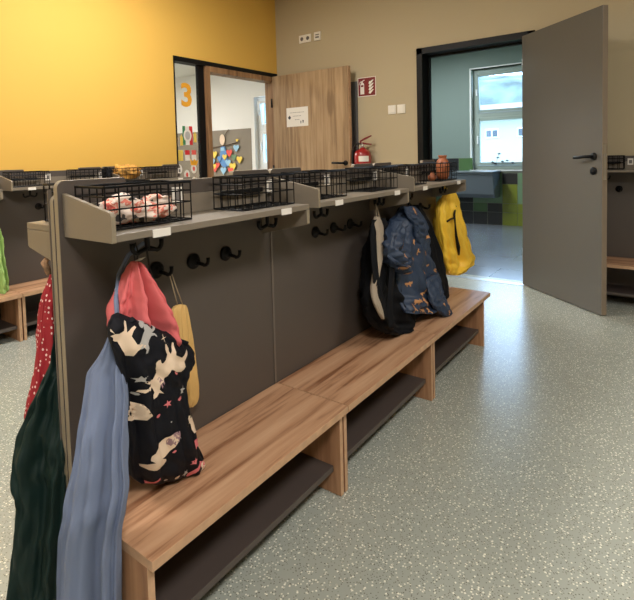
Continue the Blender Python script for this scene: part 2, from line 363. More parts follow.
# --- playroom beyond the yellow wall
PX = 6.2; b = MB(); PY0, PY1, PZ0, PZ1 = 4.45, 5.70, .95, 2.16
b.box(PX, PX+.25, YW+.18, PY0, 0, 2.7); b.box(PX, PX+.25, PY1, 9.6, 0, 2.7); b.box(PX, PX+.25, PY0, PY1, 0, PZ0); b.box(PX, PX+.25, PY0, PY1, PZ1, 2.7)
struct(b.build('wall_playroom_back', M['white']))
struct(MB().box(PX-.006, PX, 5.78, 9.5, .1, 1.645).build('trim_playroom_dado', M['taupe']))
struct(MB().box(.5, PX+.25, 9.5, 9.6, 0, 2.7).build('wall_playroom_left', M['white']))
struct(MB().box(.4, .5, YW+.18, 9.6, 0, 2.7).build('wall_playroom_front', M['white']))
struct(MB().box(XW+.2, PX, YW, YW+.18, 0, 2.7).build('wall_playroom_right', M['white']))
struct(MB().box(.5, PX+.25, YW+.18, 9.6, 2.7, 2.8).build('ceiling_playroom', M['ceil']))
window('window_2', PX+.09, PY0, PY1, PZ0, PZ1, 1.62, M['winwhite'], math.radians(9))

# --- glazed entrance in the yellow wall: black steel frame, oak door lining
b = MB()
b.box(OX0, OX0+.012, YW-.006, YW+.1, 0, OZ); b.box(OX0, OX1, YW-.006, YW+.1, OZ-.045, OZ); b.box(3.29, 3.365, YW+.03, YW+.065, 0, OZ-.045); b.box(OX0+.012, 3.285, YW-.006, YW+.1, 0, .06)
b.box(XW-.03, XW-.004, YW-.006, YW+.1, 0, OZ-.045)
struct(b.build('trim_entrance_frame', M['black']))
b = MB(); b.box(3.365, 3.41, YW-.015, YW+.12, 0, OZ-.045); b.box(4.372, 4.42, YW-.015, YW+.12, 0, OZ-.045); b.box(3.41, 4.372, YW-.015, YW+.12, OZ-.10, OZ-.045)
struct(b.build('trim_oak_lining', M['doorframe'], bevel=.003))
side = struct(MB().box(OX0+.012, 3.285, YW+.045, YW+.053, .06, OZ-.045).build('window_3', M['glass']))

# oak door standing open in front of the beige wall
d1 = struct(empty('door_1', (4.30, 3.66, .006)))
lf = MB().box(0, .042, -1.005, 0, 0, 2.045, 0).build('door_leaf', M['door'], d1, bevel=.002)
MB().box(-.0006, .0426, -1.007, -1.0045, .001, 2.044).build('edge_strip', M['bedge'], lf)
b = MB(); b.lathe([(.0, -.012), (.026, -.012), (.026, 0)], (0, -.955, 1.062), 20, axis='x'); b.tube([(-.01, -.955, 1.062), (-.05, -.955, 1.062), (-.055, -.94, 1.062), (-.055, -.82, 1.066)], .011, 10)
b.build('door_handle', M['blackpl'], lf)
b = MB(); [b.tube([(-.008, .012, z-.05), (-.008, .012, z+.05)], .01, 10) for z in (.3, 1.0, 1.75)]; b.build('hinge', M['black'], d1)

# grey laminate door, wide open
ANG = 3.9771
d2 = struct(empty('door_2', (4.425, 1.027, .006), ANG))
lf2 = MB().box(0, .866, 0, .04, 0, 2.094).build('door_leaf', [M['gdoor']], d2, bevel=.0015)
MB().box(.8655, .8675, .0008, .0392, .002, 2.092).build('edge_strip', M['gdooredge'], lf2)
b = MB(); b.box(.8675, .8685, .009, .031, .93, 1.17); b.box(.8675, .876, .013, .027, 1.085, 1.105); b.build('lock_plate', M['steel'], lf2)
# side of the leaf that faces the hall: local -y or +y, whichever looks towards the camera
def door_side():
    n = Vector((-math.sin(ANG), math.cos(ANG), 0)); to = Vector((0, 0, 0)) - Vector((4.425, 1.027, 0))
    return 1 if n.dot(to) > 0 else -1
DS = door_side(); yb = .04 if DS > 0 else 0
b = MB(); s = DS
b.lathe([(0, 0), (.026, 0), (.026, s*.010), (0, s*.012)], (.794, yb, 1.09), 24, axis='y'); b.tube([(.794, yb+s*.008, 1.09), (.794, yb+s*.045, 1.09), (.785, yb+s*.052, 1.09), (.665, yb+s*.052, 1.083)], .011, 10)
b.build('door_handle', M['blackpl'], lf2)
MB().lathe([(0, 0), (.026, 0), (.026, s*.010), (.008, s*.012), (0, s*.012)], (.794, yb, .99), 24, axis='y').build('lock_rose', M['blackpl'], lf2)
b = MB(); [b.tube([(-.012, .02, z-.06), (-.012, .02, z+.06)], .011, 10) for z in (.25, 1.05, 1.85)]; b.build('hinge', M['steel'], d2)

# --- outside
struct(MB().box(9, 90, -60, 70, -1.2, -1.0).build('ground_outside', M['grass']))
b = MB(); b.box(20, 27, -7, 12, -1, 2.5, 0)
b.prism([(19.5, 2.5), (23.5, 3.3), (27.5, 2.5)], 1, -7.6, 12.6, 1)
for y in (.7, 1.9, 3.1, 4.3, 5.5, 6.7, 7.9):
    b.box(19.96, 20.02, y, y+.52, 1.66, 2.02, 3); b.box(19.93, 19.97, y+.05, y+.23, 1.71, 1.97, 2); b.box(19.93, 19.97, y+.29, y+.47, 1.71, 1.97, 2)
tag(b.build('neighbouring_house', [M['extwall'], M['roof'], M['bglass'], M['winwhite']]), 'white rendered house with small paired windows seen through the washroom window', 'house')
b = MB(); n = 24; V = [[b.bm.verts.new((55+40*i/n, -70+180*j/n, -1+ (17*math.sin(min(1, i/n*1.2)*PI/2))*(.8+.3*noise.noise(Vector((i*.2, j*.25, 1)))))) for j in range(n+1)] for i in range(n+1)]
for i in range(n):
    for j in range(n): b.face((V[i][j], V[i+1][j], V[i+1][j+1], V[i][j+1])).smooth = True
struct(b.build('hillside', M['hill']))

# ---------------------------------------------------------------- cloakroom furniture
W = .775; X0 = .586; YP = 1.183
def j_hook(b, base, d, r=.0055, k=1.0):
    """a J-shaped peg from base along horizontal direction d, tip turned up"""
    d = Vector(d); p = Vector(base); Z = Vector((0, 0, k))
    pts = [p, p + d*.022*k - Z*.006]
    for a in (0, 30, 60, 90): t = math.radians(a); pts.append(p + d*(.024+.014*math.sin(t))*k + Z*(-.008+.014*(1-math.cos(t))))
    pts.append(p + d*.038*k + Z*.016); b.tube(pts, [r*1.15]+[r]*(len(pts)-2)+[r*1.1], 8)
def arc(cx, cz, r, a0, a1, n=5):
    return [(cx+r*math.cos(math.radians(a0+(a1-a0)*k/n)), cz+r*math.sin(math.radians(a0+(a1-a0)*k/n))) for k in range(n+1)]
def make_rack(ears=True, left_hooks=(0, 1, 2)):
    root = empty('coat_rack', (0, 0, 0))
    zt = 1.107 if ears else 1.073; zl = 1.09 if ears else 1.073; e = .185
    pts = [(.003, 0), (W-.003, 0)] + arc(W-.021, zt-.018, .018, 0, 90)
    if ears: pts += arc(W-e+.006, zt-.008, .008, 90, 180, 3) + [(W-e-.004, zl), (e+.004, zl)] + arc(e-.006, zt-.008, .008, 0, 90, 3)
    pts += arc(.021, zt-.018, .018, 90, 180)
    bp_ = MB().prism(pts, 1, 0, .018, 0, 1).build('back_panel', [M['panel'], M['edge']], root, bevel=.0015)
    sh = MB().box(.0256, .738, -.203, -.001, .972, .989, 0, 1, 2).build('shelf', [M['shelf'], M['shelf']], root, bevel=.0015)
    MB().prism([(-.001, .971), (-.204, .971)] + [(-.204, 1.03), (-.199, 1.038)] + [(-.001, 1.076)], 0, .014, .0255, 0, 1).build('upper_bracket', [M['shelf'], M['edge']], root, bevel=.001)
    MB().prism([(-.001, .971), (-.203, .971), (-.203, .926), (-.197, .921), (-.001, .878)], 0, .722, .7375, 0, 1).build('lower_bracket', [M['shelf'], M['edge']], root, bevel=.001)
    rl = MB().box(.026, .737, -.014, -.001, .99, 1.047, 0, 1, 1).build('back_rail', [M['shelf'], M['edge']], root)
    for x in (.27, .405, .54):
        b = MB(); b.lathe([(0, 0), (.024, 0), (.024, -.006), (.019, -.010), (.010, -.012), (.009, -.022)], (x, 0, .838), 20, axis='y'); j_hook(b, (x, -.018, .836), (.35, -.94, 0)); b.build('coat_hook', M['blackpl'], root)
    for x in (.175, .64):
        b = MB(); b.lathe([(0, 0), (.016, 0), (.016, -.004), (.007, -.008), (.0065, -.05), (0, -.053)], (x, -.1, .9715), 14)
        j_hook(b, (x, -.1, .926), (1, 0, 0), .0058, 1.15); j_hook(b, (x, -.1, .926), (-1, 0, 0), .0058, 1.15); b.build('double_hook', M['blackpl'], root)
    MB().box(W-.010, W-.0005, -.0035, -.0006, .316, 1.085).build('joint_strip', M['strip'], bp_)
    for x in (.118, .588):
        MB().box(x, x+.05, -.206, -.2035, .969, .988).build('name_label', M['card'], sh)
    for x in ((.325, .738) if ears else ()):
        b = MB(); b.box(x, x+.036, -.017, -.0145, 1.022, 1.070, 0); b.box(x+.008, x+.028, -.0178, -.0169, 1.032, 1.058, 1); b.build('photo_card', [M['card'], M['greyink']], rl)
    return root
def make_bench(w=W, over=0):
    root = empty('wooden_bench', (0, 0, 0))
    b = MB().box(.0018, w-.0018+over, -.316, -.004, .290, .313, 0, 1, 2); b.build('bench_top', [M['bench'], M['bedge']], root, bevel=.001)
    for x in (.004, w-.022): MB().box(x, x+.018, -.293, -.02, .001, .2895, 0, 1, 0).build('bench_support', [M['benchv'], M['bedge']], root, bevel=.001)
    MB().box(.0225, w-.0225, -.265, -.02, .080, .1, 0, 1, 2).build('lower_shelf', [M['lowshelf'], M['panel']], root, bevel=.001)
    return root
proto = make_rack(True); back = make_rack(False); bproto = make_bench(); bend = make_bench(W, .045)
RACKS = [
 (proto, X0, YP, 0, 'coat rack nearest the camera on the long island, with the floral hat basket', 'coat racks along the front of the island'),
 (proto, X0+W, YP, 0, 'middle coat rack of the island, with the grey backpack hanging from it', 'coat racks along the front of the island'),
 (proto, X0+2*W, YP, 0, 'far end coat rack of the island, with the terracotta pots on its shelf', 'coat racks along the front of the island'),
 (back, X0+W, YP+.0405, PI, 'rear-facing coat rack at the near end of the island, red dotted fleece hanging from it', 'coat racks on the rear of the island'),
 (back, X0+2*W, YP+.0405, PI, 'rear-facing coat rack in the middle of the island, mostly hidden', 'coat racks on the rear of the island'),
 (back, X0+3*W, YP+.0405, PI, 'rear-facing coat rack at the washroom end of the island, mostly hidden', 'coat racks on the rear of the island'),
 (proto, .647, 3.68, 0, 'coat rack against the yellow wall at the left edge, lime green bag beside it', 'coat racks against the yellow wall'),
 (proto, .647+W, 3.68, 0, 'coat rack against the yellow wall directly behind the near end of the island', 'coat racks against the yellow wall'),
 (proto, .647+2*W, 3.68, 0, 'coat rack against the yellow wall beside the glazed entrance, ochre hat in its basket', 'coat racks against the yellow wall'),
 (proto, 4.42, .60, -PI/2, 'coat rack against the beige wall, half hidden by the open grey door', 'coat racks against the beige wall'),
]
first = set()
for src_, x, y, rz, lab, grp in RACKS:
    o = src_ if id(src_) not in first else copy_tree(src_); first.add(id(src_))
    o.location = (x, y, 0); o.rotation_euler = (0, 0, rz); tag(o, lab, 'coat rack', grp)
BENCHES = [
 (bproto, X0, YP, 0, 'wooden bench nearest the camera, blue trousers hanging at its near end', 'benches along the island'),
 (bproto, X0+W, YP, 0, 'middle wooden bench of the island, backpack resting on it', 'benches along the island'),
 (bend, X0+2*W, YP, 0, 'far end wooden bench of the island, closest to the washroom doorway', 'benches along the island'),
 (bproto, .647, 3.68, 0, 'wooden bench at the left edge by the yellow wall, lime bag resting above it', 'benches by the yellow wall'),
 (bproto, .647+W, 3.68, 0, 'wooden bench by the yellow wall behind the red dotted fleece', 'benches by the yellow wall'),
 (bproto, .647+2*W, 3.68, 0, 'wooden bench by the yellow wall next to the glazed entrance, hidden by the island', 'benches by the yellow wall'),
 (bproto, 4.42, .60, -PI/2, 'wooden bench by the beige wall, partly behind the open grey door', 'benches by the beige wall'),
]
for src_, x, y, rz, lab, grp in BENCHES:
    o = src_ if id(src_) not in first else copy_tree(src_); first.add(id(src_))
    o.location = (x, y, 0); o.rotation_euler = (0, 0, rz); tag(o, lab, 'bench', grp)

# --- wire baskets
def make_basket():
    root = empty('wire_basket', (0, 0, 0)); w_, d_, h_ = .1225, .0625, .102; r = .0021
    b = MB()
    def loop(z, rr, k=1.0): b.tube([(-w_*k, -d_*k, z), (w_*k, -d_*k, z), (w_*k, d_*k, z), (-w_*k, d_*k, z), (-w_*k, -d_*k, z)], rr, 5, cap=False)
    loop(.0035, .0026); loop(.05, r); loop(.08, r)
    for i in range(8):
        x = -w_+2*w_*i/7
        b.tube([(x, -d_, h_), (x, -d_, .0035), (x, d_, .0035), (x, d_, h_)], r, 5)
    for i in range(1, 4):
        y = -d_+2*d_*i/4
        b.tube([(-w_, y, h_), (-w_, y, .0035), (w_, y, .0035), (w_, y, h_)], r, 5)
    wg = b.build('wire_grid', M['wire'], root)
    b = MB(); rr = .0036
    for z in (h_,): b.tube([(-w_, -d_, z), (w_, -d_, z), (w_, d_, z), (-w_, d_, z), (-w_, -d_, z)], rr, 6, cap=False)
    b.build('rim', M['wire'], root)
    MB().box(-.098, .098, d_-.010, d_-.0015, .042, .058).build('grip_bar', M['blackpl'], wg, bevel=.003)
    return root
bk = make_basket(); ZS = .9895
BASKETS = []
lab = {0: ('wire basket nearest the camera, holding the crumpled floral hat', 'empty wire basket on the near rack, right of the floral hat basket'),
       1: ('empty wire basket at the left of the middle rack shelf', 'empty wire basket below the fire extinguisher, right end of the middle rack shelf'),
       2: ('wire basket at the left of the far rack shelf, before the small pot', 'wire basket holding the two terracotta pots')}
for k in range(3):
    for j, x in enumerate((.1555, .5965)):
        BASKETS.append((X0+k*W+x, YP-.09, 0, lab[k][j], 'wire baskets on the front shelves of the island'))
BASKETS.append((.7725, YP+.0405+.09, PI, 'wire basket at the near end of the rear shelf, behind the island panel', None))
for x, l in ((1.585, 'wire basket by the yellow wall, leftmost, above the two black hooks'), (2.02, 'wire basket by the yellow wall with a dark cap beside it, second from left'), (2.365, 'wire basket by the yellow wall filled with the ochre hat'), (2.70, 'dark wire basket by the yellow wall next to the glazed entrance')):
    BASKETS.append((x, 3.68-.09, 0, l, 'wire baskets along the yellow wall'))
BASKETS.append((4.33, .415, -PI/2, 'wire basket on the rack by the beige wall, just right of the grey door', None))
for i, (x, y, rz, l, grp) in enumerate(BASKETS):
    o = bk if i == 0 else copy_tree(bk)
    o.location = (x, y, ZS); o.rotation_euler = (0, 0, rz); tag(o, l, 'basket', grp)

# ---------------------------------------------------------------- clothes
DENIM = [(0.63,1.05,0.759,0.64,1.033,0.759,0.012),(0.619,1.058,0.725,0.638,1.025,0.726,0.02),(0.605,1.069,0.697,0.638,1.014,0.698,0.022),(0.587,1.077,0.673,0.632,1.003,0.675,0.024),(0.577,1.071,0.643,0.625,0.991,0.645,0.026),(0.563,1.062,0.594,0.614,0.976,0.596,0.03),(0.548,1.054,0.551,0.602,0.963,0.554,0.035),(0.532,1.046,0.5,0.591,0.949,0.503,0.035),(0.516,1.051,0.446,0.584,0.938,0.451,0.035),(0.505,1.047,0.402,0.572,0.935,0.408,0.035),(0.499,1.057,0.352,0.567,0.945,0.359,0.035),(0.495,1.065,0.277,0.564,0.95,0.285,0.035),(0.491,1.071,0.197,0.562,0.953,0.205,0.035),(0.488,1.076,0.116,0.558,0.958,0.126,0.035),(0.493,1.068,0.071,0.551,0.97,0.079,0.035)]
CORAL = [(0.713,1.08,0.9,0.736,1.08,0.895,0.012),(0.707,1.08,0.891,0.744,1.08,0.883,0.016),(0.698,1.075,0.871,0.753,1.075,0.859,0.022),(0.682,1.065,0.839,0.771,1.065,0.818,0.028),(0.666,1.055,0.808,0.789,1.055,0.775,0.032),(0.655,1.045,0.772,0.808,1.045,0.727,0.034),(0.656,1.035,0.73,0.814,1.035,0.679,0.03),(0.679,1.035,0.698,0.808,1.035,0.655,0.02)]
NAVY = [(0.631,1.02,0.805,0.818,1.02,0.676,0.03),(0.611,1.01,0.801,0.828,1.01,0.654,0.038),(0.6,1.005,0.784,0.829,1.005,0.636,0.042),(0.598,1.0,0.754,0.82,1.0,0.616,0.042),(0.609,1.0,0.715,0.806,1.0,0.601,0.042),(0.622,1.005,0.672,0.802,1.005,0.574,0.04),(0.628,1.01,0.627,0.808,1.01,0.539,0.04),(0.632,1.015,0.577,0.816,1.015,0.496,0.042),(0.641,1.025,0.522,0.835,1.025,0.43,0.044),(0.647,1.035,0.468,0.854,1.035,0.375,0.045),(0.654,1.045,0.426,0.875,1.045,0.327,0.045),(0.668,1.055,0.385,0.887,1.055,0.292,0.04),(0.691,1.06,0.355,0.881,1.06,0.281,0.03)]
YELLOWBAG = [(0.896,1.15,0.732,0.93,1.15,0.723,0.008),(0.875,1.15,0.717,0.935,1.15,0.701,0.014),(0.866,1.15,0.654,0.946,1.15,0.628,0.018),(0.862,1.15,0.582,0.957,1.15,0.548,0.02),(0.858,1.15,0.511,0.965,1.15,0.468,0.02),(0.869,1.15,0.463,0.96,1.15,0.424,0.016),(0.889,1.15,0.434,0.941,1.15,0.411,0.01)]
PACK = [(1.962,1.1,0.825,2.083,1.1,0.809,0.03),(1.953,1.1,0.785,2.091,1.1,0.765,0.04),(1.949,1.1,0.717,2.072,1.1,0.696,0.05),(1.911,1.09,0.634,2.07,1.09,0.602,0.055),(1.847,1.07,0.561,2.12,1.07,0.497,0.06),(1.816,1.055,0.506,2.201,1.055,0.405,0.065),(1.829,1.05,0.446,2.248,1.05,0.327,0.065),(1.871,1.04,0.392,2.223,1.04,0.285,0.06),(1.949,1.035,0.342,2.144,1.035,0.281,0.045)]
PACKPAD = [(1.905,1.055,0.875,1.946,1.055,0.87,0.01),(1.876,1.045,0.848,1.955,1.045,0.838,0.012),(1.867,1.035,0.802,1.942,1.035,0.792,0.014),(1.852,1.028,0.719,1.915,1.028,0.707,0.014),(1.82,1.02,0.639,1.862,1.02,0.631,0.014),(1.785,1.01,0.585,1.817,1.01,0.577,0.014),(1.758,0.985,0.541,1.81,0.985,0.527,0.012),(1.78,0.975,0.49,1.816,0.975,0.48,0.01),(1.806,0.975,0.462,1.815,0.975,0.459,0.007)]
JACKET = [(2.263,1.09,0.887,2.376,1.09,0.876,0.02),(2.211,1.085,0.863,2.423,1.085,0.84,0.03),(2.127,1.08,0.824,2.487,1.08,0.779,0.04),(2.079,1.07,0.755,2.482,1.07,0.694,0.048),(2.057,1.06,0.679,2.495,1.06,0.6,0.05),(2.076,1.05,0.596,2.55,1.05,0.497,0.052),(2.073,1.04,0.512,2.581,1.04,0.392,0.052),(2.05,1.02,0.474,2.531,1.02,0.351,0.048),(2.044,1.0,0.441,2.456,1.0,0.33,0.04),(2.049,0.985,0.419,2.37,0.985,0.33,0.03)]
JSLEEVE = [(2.002,1.02,0.852,2.102,1.02,0.84,0.025),(1.922,1.0,0.797,2.08,1.0,0.774,0.03),(1.883,0.99,0.739,2.067,0.99,0.707,0.032),(1.9,0.985,0.684,2.075,0.985,0.65,0.032),(1.964,0.985,0.636,2.073,0.985,0.613,0.026),(2.019,0.985,0.606,2.055,0.985,0.599,0.015)]
JHOOD = [(2.209,1.06,0.889,2.29,1.06,0.885,0.015),(2.189,1.045,0.867,2.326,1.045,0.857,0.02),(2.19,1.03,0.842,2.365,1.03,0.809,0.022),(2.213,1.02,0.809,2.39,1.02,0.746,0.022),(2.233,1.015,0.772,2.404,1.015,0.693,0.02),(2.24,1.015,0.732,2.393,1.015,0.652,0.016),(2.284,1.015,0.684,2.355,1.015,0.633,0.01)]
JTAIL = [(2.312,1.0,0.515,2.468,1.0,0.518,0.02),(2.292,0.97,0.444,2.441,0.97,0.441,0.022),(2.29,0.95,0.392,2.447,0.95,0.39,0.02),(2.345,0.93,0.341,2.446,0.93,0.34,0.018),(2.403,0.92,0.298,2.47,0.92,0.3,0.01)]
BLACKCOAT = [(2.443,1.12,0.874,2.522,1.12,0.866,0.015),(2.468,1.12,0.817,2.6,1.12,0.803,0.02),(2.521,1.12,0.729,2.694,1.12,0.705,0.025),(2.574,1.12,0.609,2.793,1.12,0.571,0.03),(2.548,1.1,0.503,2.821,1.1,0.448,0.03),(2.503,1.07,0.433,2.788,1.07,0.368,0.03),(2.482,1.05,0.375,2.748,1.05,0.309,0.03),(2.504,1.04,0.344,2.697,1.04,0.294,0.02)]
YPANTS = [(2.933,1.12,0.907,3.065,1.12,0.897,0.015),(2.851,1.12,0.877,3.101,1.12,0.856,0.02),(2.805,1.12,0.833,3.133,1.12,0.801,0.026),(2.792,1.12,0.763,3.164,1.12,0.719,0.032),(2.808,1.12,0.671,3.215,1.12,0.613,0.036),(2.84,1.12,0.575,3.289,1.12,0.5,0.04),(2.854,1.12,0.512,3.359,1.12,0.419,0.042),(2.885,1.12,0.463,3.325,1.12,0.377,0.04),(2.902,1.12,0.422,3.183,1.12,0.365,0.034),(2.939,1.12,0.39,3.099,1.12,0.356,0.02)]
RED = [(0.648,1.36,0.849,0.663,1.36,0.846,0.012),(0.64,1.36,0.821,0.669,1.36,0.814,0.02),(0.626,1.36,0.783,0.677,1.36,0.77,0.03),(0.618,1.36,0.731,0.69,1.36,0.71,0.035),(0.609,1.36,0.665,0.698,1.36,0.636,0.038),(0.597,1.36,0.601,0.701,1.36,0.563,0.038),(0.581,1.36,0.54,0.697,1.36,0.492,0.038),(0.566,1.36,0.479,0.683,1.36,0.425,0.03),(0.579,1.36,0.446,0.666,1.36,0.405,0.02)]
GREEN = [(0.625,1.278,0.73,0.63,1.271,0.73,0.021),(0.621,1.284,0.683,0.635,1.265,0.682,0.03),(0.604,1.294,0.628,0.633,1.256,0.626,0.03),(0.583,1.3,0.582,0.625,1.244,0.579,0.03),(0.556,1.314,0.518,0.615,1.235,0.515,0.03),(0.531,1.325,0.448,0.605,1.227,0.444,0.03),(0.523,1.325,0.385,0.6,1.223,0.381,0.03),(0.523,1.313,0.316,0.592,1.221,0.312,0.03),(0.513,1.316,0.228,0.583,1.222,0.224,0.03),(0.504,1.328,0.142,0.578,1.23,0.137,0.03),(0.494,1.331,0.056,0.568,1.231,0.051,0.03)]
LIME = [(1.344,3.56,0.736,1.385,3.56,0.731,0.03),(1.329,3.56,0.66,1.399,3.56,0.649,0.04),(1.313,3.56,0.565,1.399,3.56,0.549,0.05),(1.296,3.56,0.457,1.41,3.56,0.434,0.06),(1.285,3.56,0.362,1.417,3.56,0.331,0.065),(1.3,3.56,0.312,1.396,3.56,0.289,0.06)]

def interp(rows, t):
    n = len(rows)-1; f = t*n; i = min(int(f), n-1); f -= i
    p0, p1, p2, p3 = rows[max(i-1, 0)], rows[i], rows[i+1], rows[min(i+2, n)]
    return [.5*(2*b_ + (c-a)*f + (2*a-5*b_+4*c-d)*f*f + (3*b_-a-3*c+d)*f**3) for a, b_, c, d in zip(p0, p1, p2, p3)]
def cloth(name, rows, mats, parent=None, n=72, per=7, amp=.22, freq=2.4, vf=1.6, seed=0, crumple=.05, side=-1, zmin=None, motifs=None, msc=1.0):
    """closed draped shell: rows run from the hook down; folds are vertical ripples of the outline"""
    N = (len(rows)-1)*per; rings = []
    for k in range(N+1):
        t = k/N; r = interp(rows, t); L = Vector(r[:3]); Rr = Vector(r[3:6]); h = max(r[6], .004)
        c = (L+Rr)/2; a = (Rr-L)/2; flat = Vector((a.x, a.y, 0)); dn = Vector((-flat.y, flat.x, 0)).normalized()
        A = amp*(.35+.65*min(1, t*2.2)); ring = []
        for q in range(n):
            th = 2*PI*q/n; cs, sn = math.cos(th), math.sin(th)
            f1 = noise.noise(Vector((cs*freq, sn*freq*1.3, t*vf+seed))); f2 = noise.noise(Vector((cs*freq*3, sn*freq*3, t*vf*1.5+seed+9)))
            f3 = noise.noise(Vector((cs*3, sn*3, t*14+seed+4)))
            g_ = f1*A*2.2 + f2*A*.9
            p = c + a*(cs*(1+g_*.12)) + dn*(sn*h*(1+g_*1.9)) + dn*(f3*crumple*h*2)
            if zmin is not None and p.z < zmin: p.z = zmin + (zmin-p.z)*.02
            ring.append(p)
        rings.append(ring)
    b = MB()
    top = rings[0]; ct = sum(top, Vector())/n; bot = rings[-1]; cb = sum(bot, Vector())/n
    rings = [[ct+(p-ct)*.4 + Vector((0, 0, .002)) for p in top]] + rings + [[cb+(p-cb)*.6 - Vector((0, 0, .0)) for p in bot]]
    b.loft(rings)
    if motifs:
        b.bm.verts.ensure_lookup_table(); bmesh.ops.recalc_face_normals(b.bm, faces=b.bm.faces)
        tree = BVHTree.FromBMesh(b.bm)
        us = [p for r in rings for p in r]
        for (u, v, poly, m, sc_, rot) in motifs:
            sc_ = sc_*msc
            # u in 0..1 across, v in 0..1 down; polygon laid on the side that faces the room
            rr = interp(rows, v); cen = Vector(rr[:3]).lerp(Vector(rr[3:6]), u)
            e = (Vector(rr[3:6])-Vector(rr[:3])); ex = Vector((e.x, e.y, 0)).normalized(); nn = Vector((ex.y, -ex.x, 0))
            cs, sn = math.cos(rot), math.sin(rot)
            # fan subdivision so the print follows the folds
            P2 = [Vector(((x*cs-y*sn)*sc_, (x*sn+y*cs)*sc_)) for x, y in poly]
            tb = bmesh.new(); f = tb.faces.new([tb.verts.new((p.x, p.y, 0)) for p in P2])
            bmesh.ops.triangulate(tb, faces=[f]); 
            for _ in range(3):
                le = [e_ for e_ in tb.edges if e_.calc_length() > .011]
                if not le: break
                bmesh.ops.subdivide_edges(tb, edges=le, cuts=1); bmesh.ops.triangulate(tb, faces=tb.faces)
            mp_ = {}; 
            for vt in tb.verts:
                o = cen + ex*vt.co.x + Vector((0, 0, vt.co.y)) + nn*.3
                hit = tree.ray_cast(o, -nn, .6)
                mp_[vt.index] = None if hit[0] is None else hit[0] + hit[1].normalized()*(.0026 if hit[1].dot(nn) > 0 else -.0026)
            tb.verts.index_update()
            vs = {}
            for f in tb.faces:
                idx = [v_.index for v_ in f.verts]
                if any(mp_.get(i_) is None for i_ in idx): continue
                if max((mp_[i_]-mp_[j_]).length for i_ in idx for j_ in idx) > .05: continue
                q = []
                for i_ in idx:
                    if i_ not in vs: vs[i_] = b.bm.verts.new(mp_[i_])
                    q.append(vs[i_])
                ff = b.face(q, m)
                if ff: ff.smooth = True
            tb.free()
    o = b.build(name, mats, parent)
    return o
def star(n=5, r=1, q=.45): return [(math.sin(PI*k/n)*(r if k % 2 == 0 else q), math.cos(PI*k/n)*(r if k % 2 == 0 else q)) for k in range(2*n)]
def circ(n=12, rx=1, ry=1): return [(rx*math.cos(2*PI*k/n), ry*math.sin(2*PI*k/n)) for k in range(n)]
UNI = [(-1.0, .15), (-.8, .42), (-.35, .5), (.25, .42), (.5, .62), (.62, .95), (.72, .72), (1.0, .62), (1.18, .38), (1.1, .26), (.82, .32), (.66, .1), (.62, -.2), (.95, -.42), (1.05, -.62), (.92, -.66), (.74, -.5), (.42, -.3), (.5, -.62), (.44, -.86), (.32, -.86), (.34, -.6), (.15, -.32), (-.45, -.28), (-.62, -.5), (-.9, -.7), (-1.0, -.62), (-.8, -.38), (-.78, -.1)]
MANE = [(.2, .42), (.35, .7), (.6, .75), (.4, .45), (.3, .1), (.1, .2)]
RAINB = [(math.cos(PI*k/10), math.sin(PI*k/10)) for k in range(11)] + [(.6*math.cos(PI*k/10), .6*math.sin(PI*k/10)) for k in range(10, -1, -1)]
MOON = [(math.cos(a), math.sin(a)) for a in [math.radians(50+26*k) for k in range(11)]] + [(.35+.72*math.cos(a), .25+.72*math.sin(a)) for a in [math.radians(300-24*k) for k in range(9)]]
FOX = [(-1, -.2), (-.9, .3), (-.4, .35), (.1, .3), (.3, .7), (.5, .45), (.8, .75), (.95, .3), (.8, 0), (.5, -.1), (.45, -.7), (.25, -.7), (.2, -.25), (-.3, -.25), (-.4, -.7), (-.6, -.7), (-.6, -.2)]

# denim blue dungarees at the near end of the bench
t = empty('hanging_trousers', DENIM[-1][:3]); t.location.z = 0
tag(t, 'pale blue cotton trousers hanging at the near end of the island', 'trousers')
def child(o, p): o.parent = p; o.matrix_parent_inverse = p.matrix_world.inverted(); return o
bpy.context.view_layer.update()
def garment_root(name, loc, label, cat, group=None):
    o = empty(name, loc); tag(o, label, cat, group); bpy.context.view_layer.update(); return o
def adopt(root, *objs):
    for o in objs: o.parent = root; o.matrix_parent_inverse = Matrix.Translation(-root.location)
def hang_loop(pts, r, m, name='hanging_loop'):
    b = MB(); b.tube(pts, r, 6); return b.build(name, m)
adopt(t, cloth('trouser_legs', DENIM, M['denim'], amp=.32, freq=2.2, vf=.5, seed=3, crumple=.10))
i0 = DENIM[0]
adopt(t, hang_loop([(i0[0]+.003, i0[1], i0[2]-.01), (.635, 1.03, .785), (.665, 1.08, .82), (.70, 1.12, .865), (.73, 1.12, .91), (.757, 1.09, .94)], .006, M['denim'], 'shoulder_strap'))
t = garment_root('hanging_jacket', (.76, 1.09, .93), 'coral pink cotton jacket hanging above the navy unicorn trousers', 'jacket')
adopt(t, cloth('jacket_body', CORAL, M['coral'], amp=.75, freq=2.4, vf=.6, seed=12, crumple=.15))
b = MB(); b.loft([[(.726+dx, 1.085+dy, .897), (.726+dx+.014, 1.085+dy, .903), (.726+dx+.012, 1.097+dy, .9)] for dx, dy in ((-.012, -.01), (0, 0), (.012, .003), (.02, .004))]); 
o = b.build('collar_lining', M['card']); adopt(t, o)
adopt(t, hang_loop([(.728, 1.088, .895), (.722, 1.085, .925), (.728, 1.084, .945), (.735, 1.086, .92), (.733, 1.089, .896)], .002, M['hose']))

